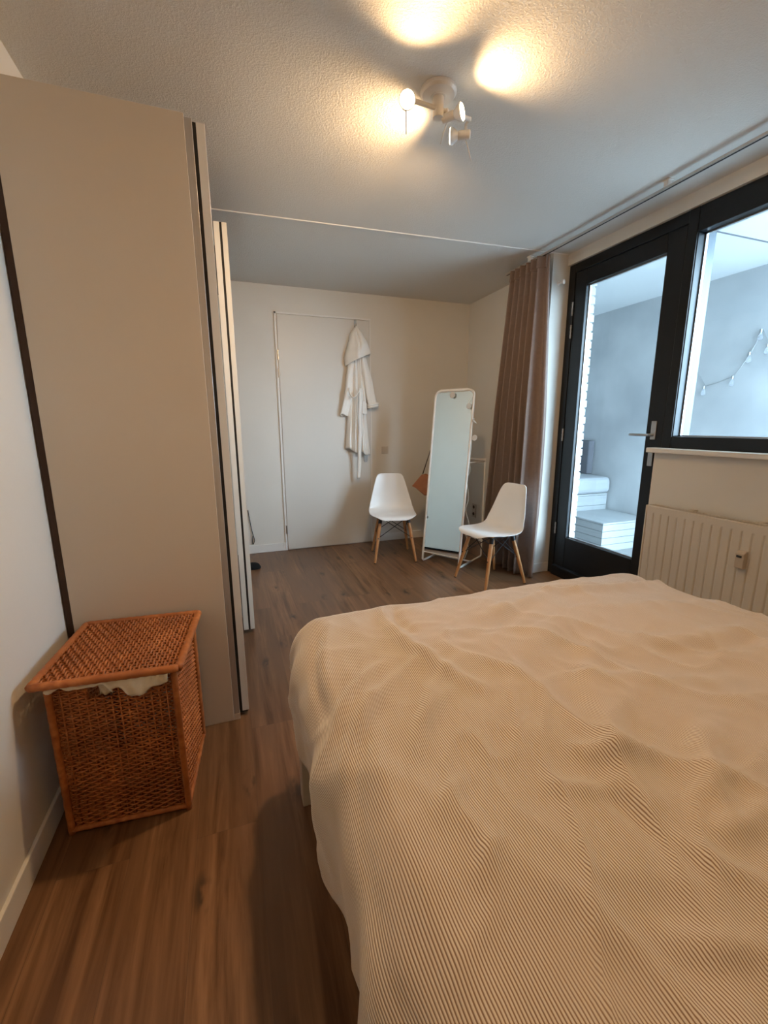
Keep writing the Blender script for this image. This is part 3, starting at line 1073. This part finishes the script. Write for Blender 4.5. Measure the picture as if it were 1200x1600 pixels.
# leading edge turned back towards the window
for r_, z in zip(rows, zs):
    x, y, _ = r_[-1]
    k = 1 - z / 2.56
    wv = .02 + .055 * math.sin(min(1, k * 1.3) * PI * .5)
    for q in range(1, 13):
        t = q / 12
        r_.append((x + wv * t, y - .012 * math.sin(t * PI) - .03 * k * math.sin(t * 2 * PI) + (.03 * t * k), z))
obj('drape', MB().grid(rows), 'curtain', cu, smooth=True, solid=.003)
rows = []
for i in range(7):
    z = 2.475 + .083 * i / 6
    rows.append([(lambda p: (p[0] - .006 - .006 * math.sin(j * .9), p[1], z))(curtain_pt(j / 120, z)) for j in range(121)])
obj('pleat_heading', MB().grid(rows), 'curtain', cu, smooth=True, solid=.004)

kn = MB().lathe([(.016, 0), (.016, .004), (.009, .008), (.009, .045), (.016, .05), (.018, .058), (.012, .066)], (2.535, 2.995, 2.395), (0, -1, 0), 20)
tag(obj('holdback_knob', kn, 'white_metal', None, smooth=True, origin=(2.535, 2.995, 2.395)), 'small white knob screwed to the pilaster beside the curtain', 'knob')

# ------------------------------------------------------------------ radiator
ra = thing('radiator', 'cream panel radiator under the window behind the bed', 'radiator', (2.54, 1.2, .16))
RY0, RY1, RXF, RXB, RZ0, RZ1 = .55, 1.992, 2.505, 2.575, .17, .795
pn = MB()
prof = []
npan = 28
pw = (RY1 - RY0 - .02) / npan
ys = []
for i in range(npan):
    y0 = RY1 - .01 - i * pw
    for (fr_, xo) in ((0, .0065), (.05, .0055), (.11, .001), (.2, 0), (.8, 0), (.89, .001), (.95, .0055)):
        ys.append((y0 - fr_ * pw, xo))
ys.append((RY0 + .01, .0065))
rows = []
for (z, gk) in ((RZ0, 0), (RZ0 + .03, 0), (RZ0 + .045, .6), (RZ0 + .055, 1), (RZ1 - .062, 1), (RZ1 - .05, .7), (RZ1 - .042, .1), (RZ1 - .038, 0), (RZ1 - .004, 0)):
    rows.append([(RXF + xo * gk, y, z) for y, xo in ys])
rows.append([(RXF + .006, y, RZ1) for y, xo in ys])
pm = MB().grid(rows)
pm.box((RXF + .008, RY0 + .01, RZ0), (RXF + .016, RY1 - .01, RZ1 - .001))
obj('front_panel', pm, 'radiator', ra, smooth=False)
obj('side_cover', MB().box((RXF, RY1 - .01, RZ0), (RXB, RY1, RZ1)), 'radiator', ra, bevel=.003)
obj('side_cover', MB().box((RXF, RY0, RZ0), (RXB, RY0 + .01, RZ1)), 'radiator', ra, bevel=.003)
gr = MB()
gr.box((RXF + .004, RY0 + .01, RZ1 - .008), (RXF + .014, RY1 - .01, RZ1 + .002))
gr.box((RXB - .012, RY0 + .01, RZ1 - .008), (RXB, RY1 - .01, RZ1 + .002))
y = RY0 + .02
while y < RY1 - .02:
    gr.box((RXF + .012, y, RZ1 - .008), (RXB - .01, y + .006, RZ1))
    y += .02
obj('top_grille', gr, 'radiator', ra)
obj('back_panel', MB().box((RXB - .012, RY0 + .01, RZ0), (RXB, RY1 - .01, RZ1 - .008)), 'radiator', ra)
for y in (.75, 1.39, 1.75):
    obj('wall_bracket', MB().box((RXB - .002, y - .015, .3), (XW - .0005, y + .015, RZ1 + .006)), 'radiator', ra)

mt = thing('heat_meter', 'small beige heat meter clipped to the front of the radiator', 'meter', (RXF, 1.40, .56))
mb_ = MB().prism([(RXF + .001, 1.378, .556), (RXF - .030, 1.378, .560), (RXF - .034, 1.378, .64), (RXF - .012, 1.378, .652), (RXF, 1.378, .652)], (0, 1, 0), .042)
obj('housing', mb_, 'meter', mt, bevel=.003)
obj('display', MB().box((RXF - .0362, 1.388, .618), (RXF - .032, 1.412, .630)), 'black_gap', mt)

# ------------------------------------------------------------------ wall switch, socket
sw = thing('wall_switch', 'square beige light switch on the back wall right of the door', 'switch', (1.603, D, 1.035))
obj('cover_plate', MB().box((1.565, D - .008, .995), (1.643, D, 1.073)), 'switch', sw, bevel=.003)
obj('rocker', MB().box((1.576, D - .013, 1.006), (1.632, D - .006, 1.062)), 'switch', sw, bevel=.002)
so = thing('wall_socket', 'double power socket low on the right wall behind the mirror', 'socket', (XW, 4.23, .33))
obj('cover_plate', MB().box((XW - .012, 4.19, .25), (XW, 4.27, .41)), 'switch', so, bevel=.004)
for zz in (.29, .37):
    obj('outlet', MB().cyl((XW - .0135, 4.23, zz), (XW - .010, 4.23, zz), .02, n=18), 'leather_dark', so)

# ------------------------------------------------------------------ bathrobe on the door
dh = thing('door_hook', 'small chrome hook over the top of the closed white door', 'hook', (1.285, D - .012, 2.30))
obj('strip', MB().box((1.272, D - .016, 2.27), (1.296, D - .012, 2.354)).box((1.272, D - .016, 2.3515), (1.296, D + .0, 2.355)), 'steel', dh)
obj('prong', MB().tube(smooth_path([(1.284, D - .016, 2.30), (1.284, D - .03, 2.285), (1.284, D - .048, 2.29), (1.284, D - .052, 2.312)], 5), .005, 8), 'steel', dh, smooth=True)

rb = thing('bathrobe', 'white hooded bathrobe hanging from the hook on the door', 'bathrobe', (1.285, D - .05, 1.0))
YB = D - .0145                       # just in front of the leaf
def interp_pts(tab, z):
    return interp(sorted([(zz, xx) for xx, zz in tab]), z)
bodyL = [(1.205, 2.06), (1.203, 1.923), (1.196, 1.814), (1.188, 1.703), (1.187, 1.569), (1.182, 1.411), (1.168, 1.25), (1.152, 1.05)]
bodyR = [(1.345, 2.06), (1.359, 1.96), (1.369, 1.864), (1.38, 1.73), (1.390, 1.572), (1.382, 1.411), (1.398, 1.19), (1.424, .98)]
rows = []
NA = 90
for i in range(46):
    t = i / 45
    row = []
    for j in range(NA + 1):
        s = j / NA
        zb = lerp(1.06, .985, s) + .012 * math.sin(s * 14)
        z = lerp(2.06, zb, t)
        xl_, xr_ = interp_pts(bodyL, z), interp_pts(bodyR, z)
        dep = lerp(.055, .085, t) * math.sin(PI * min(1, max(0, s))) ** .45
        fold = .016 * math.sin(s * 21 + .8 * math.sin(t * 3)) + .010 * math.sin(s * 37 + 2 * t + 1)
        fold -= .028 * math.exp(-((s - .50 - .05 * t) / .035) ** 2)
        fold *= (.45 + .75 * min(1, t * 1.5)) * math.sin(PI * s) ** .5
        row.append((lerp(xl_, xr_, s) , YB - .004 - max(0, dep + fold * 1.0), z))
    rows.append(row)
bd = MB().grid(rows)
obj('robe_body', bd, 'robe', rb, smooth=True, solid=.005)
# hood and shoulder cape folded over the front
hoodL = [(1.283, 2.285), (1.251, 2.248), (1.221, 2.204), (1.214, 2.15), (1.183, 2.063), (1.157, 1.976), (1.170, 1.90)]
hoodR = [(1.287, 2.285), (1.31, 2.257), (1.339, 2.232), (1.385, 2.16), (1.409, 2.107), (1.430, 2.037), (1.428, 2.0)]
rows = []
for i in range(26):
    t = i / 25
    row = []
    for j in range(51):
        s = j / 50
        zb = lerp(1.905, 2.035, s ** .9)
        z = lerp(2.285, zb, t)
        xl_, xr_ = interp_pts(hoodL, z), interp_pts(hoodR, z)
        dep = (.03 + .085 * min(1, t * 1.6)) * math.sin(PI * s) ** .4
        fold = .012 * math.sin(s * 9 + t * 5) + .014 * math.exp(-((s - .28 - .15 * t) / .07) ** 2) - .018 * math.exp(-((s - .42 - .1 * (1 - t)) / .05) ** 2) * math.sin(t * PI)
        row.append((lerp(xl_, xr_, s), YB - .006 - max(0, dep + fold * math.sin(PI * s) ** .5), z))
    rows.append(row)
hd = MB().grid(rows)
hood = obj('hood', hd, 'robe', rb, smooth=True, solid=.007)
lp = [(1.284, D - .055, 2.27), (1.274, D - .05, 2.30), (1.284, D - .046, 2.306), (1.292, D - .05, 2.30), (1.285, D - .06, 2.265)]
obj('hanging_loop', MB().tube(smooth_path(lp, 4), .003, 6), 'robe', hood)
# hem band of the cape
obj('hood_hem', MB().tube([rows[-1][j] for j in range(0, 51, 2)], .006, 8), 'robe', hood, smooth=True)
def sleeve(axis, radii, name='sleeve', dpt=.6):
    mb = MB()
    n = 14
    pts = smooth_path(axis, 6)
    k = len(pts)
    rws = []
    for i, p in enumerate(pts):
        t = i / (k - 1)
        r = interp([(q / (len(radii) - 1), v_) for q, v_ in enumerate(radii)], t)
        ring = []
        for j in range(n * 2 + 1):
            a = 2 * PI * j / (n * 2)
            rr = r * (1 + .16 * math.sin(3 * a + 4 * t) + .07 * math.sin(7 * a + 9 * t))
            ring.append((p.x + rr * math.cos(a), min(p.y + rr * dpt * math.sin(a), YB - .002), p.z + .012 * math.sin(2 * a)))
        rws.append(ring)
    mb.grid(rws)
    return obj(name, mb, 'robe', rb, smooth=True, solid=.004)
sleeve([(1.235, YB - .045, 1.98), (1.205, YB - .04, 1.80), (1.188, YB - .04, 1.65), (1.160, YB - .036, 1.50), (1.142, YB - .034, 1.408)], [.03, .036, .036, .036, .037])
sr = sleeve([(1.335, YB - .06, 2.0), (1.365, YB - .06, 1.86), (1.395, YB - .055, 1.74), (1.425, YB - .05, 1.60), (1.452, YB - .048, 1.50)], [.03, .038, .044, .046, .046])
cf = MB()
for zz, rr in ((0, .052), (.022, .054)):
    ax_ = Vector((.19, 0, -.98)).normalized()
    cc = Vector((1.452, YB - .048, 1.497)) - ax_ * zz
    cf.tube([(cc.x + rr * math.cos(2 * PI * k / 24) , min(cc.y + rr * .62 * math.sin(2 * PI * k / 24), YB - .004), cc.z + .2 * rr * math.cos(2 * PI * k / 24)) for k in range(24)], .013, 8, closed=True)
obj('cuff', cf, 'robe', sr, smooth=True)
yb = D - .135
bl = smooth_path([(1.190, yb + .05, 1.675), (1.180, yb + .01, 1.640), (1.190, yb - .004, 1.600), (1.215, yb - .008, 1.582), (1.245, yb - .008, 1.598), (1.268, yb - .004, 1.635), (1.292, yb, 1.662)], 6)
belt = obj('belt', MB().tube(bl, .0125, 10, squash=(1, .6)), 'robe', rb, smooth=True)
bt = []
rows = []
for i in range(40):
    t = i / 39
    z = lerp(1.675, .744, t)
    x = lerp(1.293, 1.271, t) + .003 * math.sin(t * 17)
    y = lerp(yb - .002, yb + .035, max(0, (t - .6) / .4)) + .002 * math.sin(t * 25)
    tw = .25 * math.sin(t * 6)
    rows.append([(x + a * .0165 * math.cos(tw), y + a * .0165 * math.sin(tw) - .003 * (1 - a * a), z) for a in (-1, -.5, 0, .5, 1)])
obj('belt_end', MB().grid(rows), 'robe', belt, smooth=True, solid=.007)
obj('pocket', MB().prism([(1.318, YB - .098, 1.56), (1.372, YB - .080, 1.53), (1.370, YB - .085, 1.42), (1.315, YB - .104, 1.42)], (0, -1, 0), .007), 'robe', rb, bevel=.003)

# ------------------------------------------------------------------ ceiling spotlight
la = thing('ceiling_spotlight', 'white ceiling lamp with round plate, crossbar and three lit spots', 'ceiling lamp', (.88, 1.81, H))
obj('ceiling_plate', MB().lathe([(.072, 0), (.072, -.012), (.064, -.02), (.03, -.024), (.03, -.026)], (.88, 1.81, H), (0, 0, 1), 36), 'lamp_metal', la, smooth=False, bevel=.002)
st = MB().cyl((.88, 1.81, H - .02), (.88, 1.81, 2.515), .022, n=20)
obj('stem', st, 'lamp_metal', la, bevel=.003)
obj('crossbar', MB().tube([(.735, 1.795, 2.545), (1.03, 1.815, 2.545)], .0085, 12), 'lamp_metal', la, smooth=True)
def spot_head(pivot, aim, rod_dir, beam=None, gain=1.0, housing_len=.045):
    pv, a = Vector(pivot), Vector(aim).normalized()
    hs = MB()
    hs.tube([pv + Vector((0, 0, .02)), pv - Vector((0, 0, .006))], .006, 10)
    base_ = pv - Vector((0, 0, .012))
    hs.lathe([(.010, -.020), (.0165, -.018), (.0175, housing_len * .6), (.0165, housing_len * .7)], base_, a, 22)
    hd_ = obj('spot_head', hs, 'lamp_metal', la, smooth=False, bevel=.001)
    q = base_ + a * (housing_len * .7)
    obj('reflector', MB().lathe([(.013, -.004), (.017, .004), (.025, .016), (.031, .027), (.0318, .031), (.029, .0312)], q, a, 26), 'bulb_glass', hd_, smooth=True)
    obj('bulb_face', MB().lathe([(.029, .0302), (.027, .0345), (.012, .0365)], q, a, 26), 'bulb_lit', hd_, smooth=True)
    rd = Vector(rod_dir).normalized()
    obj('aiming_rod', MB().tube([base_ - Vector((0, 0, .014)), base_ + rd * .095], .0022, 8), 'lamp_metal', hd_, smooth=True)
    ld = bpy.data.lights.new('spot_beam', 'SPOT')
    ld.energy = BULB_WATT * gain
    ld.color = LAMP_COLOR
    ld.spot_size = math.radians(128)
    ld.spot_blend = 1.0
    ld.shadow_soft_size = .022
    lo = bpy.data.objects.new('spot_beam', ld)
    COL.objects.link(lo)
    lo.parent = la
    lo.location = q + a * .062 - la.location
    lo.rotation_euler = (-Vector(beam or aim)).normalized().to_track_quat('Z', 'Y').to_euler()
    return q
spot_head((.735, 1.795, 2.537), (-.28, -.85, -.32), (.05, .1, -1), (-.12, -.95, .05))
spot_head((.915, 1.80, 2.530), (.62, -.70, .05), (-.25, .1, -1), (.62, -.70, .16))
spot_head((1.03, 1.85, 2.520), (-.80, .50, .06), (.45, .15, -1), (-.82, .54, -.14), 2.5)
obj('side_arm', MB().tube([(1.03, 1.815, 2.545), (1.03, 1.85, 2.545), (1.03, 1.85, 2.525)], .007, 10), 'lamp_metal', la)
def add_fill(loc, aim, watt):  # added fill spots near the lamp heads, with no bulb of their own
    pd = bpy.data.lights.new('lamp_fill', 'SPOT')
    pd.energy = watt
    pd.color = LAMP_COLOR
    pd.spot_size = math.radians(150)
    pd.spot_blend = .9
    pd.shadow_soft_size = .05
    o = bpy.data.objects.new('lamp_fill', pd)
    COL.objects.link(o)
    o.parent = la
    o.location = Vector(loc) - la.location
    o.rotation_euler = (-Vector(aim)).normalized().to_track_quat('Z', 'Y').to_euler()
add_fill((.70, 1.66, 2.49), (-.10, -.80, -.62), FILL_WATT)
add_fill((.90, 1.98, 2.50), (.20, .75, -.80), FILL_WATT * .5)

# ------------------------------------------------------------------ small things by the back wall
sl = thing('slipper', 'black slipper on the floor at the far end of the wardrobe', 'slipper', (.10, 3.99, 0))
rows = []
for i in range(13):
    t = i / 12
    x = -.09 + t * .175
    wd_ = .044 * max(.02, 1 - abs(2 * t - 1) ** 3.5) ** .5
    ht = .052 * max(.02, 1 - abs(2 * t - 1) ** 3) ** .5
    rows.append([(.10 + x, 3.985 + wd_ * math.cos(PI * k / 10), .006 + ht * math.sin(PI * k / 10)) for k in range(11)])
obj('upper', MB().grid(rows), 'rubber', sl, smooth=True, solid=.004)
so_ = MB().prism([(.10 - .09 + .175 * k / 12, 3.985 + .046 * max(.02, 1 - abs(k / 6 - 1) ** 3.5) ** .5, 0) for k in range(13)] +
                 [(.10 - .09 + .175 * k / 12, 3.985 - .046 * max(.02, 1 - abs(k / 6 - 1) ** 3.5) ** .5, 0) for k in range(12, -1, -1)], (0, 0, 1), .008)
obj('sole', so_, 'rubber', sl)
cl = MB().tube(smooth_path([(.120, D - .008, .46), (.130, D - .010, .36), (.146, D - .010, .24), (.164, D - .010, .15), (.160, D - .012, .125), (.146, D - .012, .10), (.143, D - .012, .14), (.150, D - .014, .19)], 6), .0035, 6)
tag(obj('cable', cl, 'black_metal', None, smooth=True, origin=(.13, D, .3)), 'thin dark cable looped on the back wall beside the wardrobe', 'cable')

# ------------------------------------------------------------------ loggia furniture
def slatted(name, label, cat, a, b, n):
    t = thing(name, label, cat, ((a[0] + b[0]) / 2, (a[1] + b[1]) / 2, a[2]))
    dz = (b[2] - a[2] - .018) / n
    for i in range(n):
        obj('slat', MB().box((a[0], a[1], a[2] + i * dz), (b[0], b[1], a[2] + (i + 1) * dz - .004)), 'pallet', t, bevel=.002)
    obj('top_board', MB().box((a[0] - .004, a[1] - .004, b[2] - .018), (b[0], b[1], b[2])), 'pallet', t, bevel=.003)
    return t
slatted('pallet_bench', 'low white wooden crate bench outside, the nearer and lower one', 'bench', (3.60, 3.318, -.02), (4.27, 3.915, .29), 4)
slatted('pallet_bench', 'white wooden crate bench outside under the pale cushion', 'bench', (3.60, 3.925, -.02), (4.27, 4.85, .485), 4)
cus = MB().box((3.56, 3.88, .487), (4.28, 4.84, .685))
tag(obj('seat_cushion', cus, 'cushion', None, bevel=.06, origin=(3.9, 4.36, .487)), 'thick pale seat cushion on the white crate bench outside', 'cushion')
tag(obj('back_cushion', MB().box((4.20, 4.20, .687), (4.29, 4.84, 1.10)), 'dark_panel', None, bevel=.015, origin=(4.24, 4.5, .687)), 'dark grey back cushion upright behind the pale seat cushion outside', 'cushion')

sg = thing('string_lights', 'string of small clear bulbs strung on the grey concrete wall outside', 'string lights', (LXW, 2.7, 1.8))
nodes = [(3.075, 1.862), (2.945, 1.655), (2.705, 1.722), (2.598, 1.908), (2.536, 2.082), (2.470, 1.96), (2.36, 1.78)]
wp = []
for (a, b) in zip(nodes, nodes[1:]):
    for k in range(6):
        t = k / 6
        wp.append((LXW - .012, lerp(a[0], b[0], t), lerp(a[1], b[1], t) - .006 * math.sin(PI * t)))
wp.append((LXW - .012, *nodes[-1]))
obj('wire', MB().tube(wp, .0028, 6), 'steel', sg)
for (y, z) in nodes:
    sk = obj('bulb_socket', MB().cyl((LXW - .03, y, z), (LXW - .03, y, z - .028), .011, n=12), 'steel', sg)
    obj('bulb', MB().lathe([(.009, -.028), (.011, -.04), (.018, -.058), (.020, -.070), (.015, -.084), (.004, -.090)], (LXW - .03, y, z), (0, 0, 1), 16), 'clear_bulb', sk, smooth=True)

# parts that look different from the rest of their thing
PART = {('laundry_hamper', 'liner'): 'cream cloth liner hanging out under the lid', ('shell_chair', 'leg'): 'tapered wooden dowel leg',
        ('shell_chair', 'wire_brace'): 'crossed black wire braces', ('wardrobe', 'edge_trim'): 'grey metal edge strip',
        ('bathrobe', 'belt'): 'looped fabric belt', ('heat_meter', 'display'): 'small dark display slot', ('leather_bag', 'strap'): 'dark thin shoulder strap',
        ('ceiling_spotlight', 'bulb_face'): 'glowing bulb face', ('standing_mirror', 'mirror_glass'): 'tall mirror glass'}
for o in bpy.data.objects:
    if o.parent is None:
        continue
    r_ = o.parent
    while r_.parent is not None:
        r_ = r_.parent
    k_ = (r_.name.split('.')[0], o.name.split('.')[0])
    if k_ in PART and o.type == 'MESH':
        o['label'] = PART[k_]
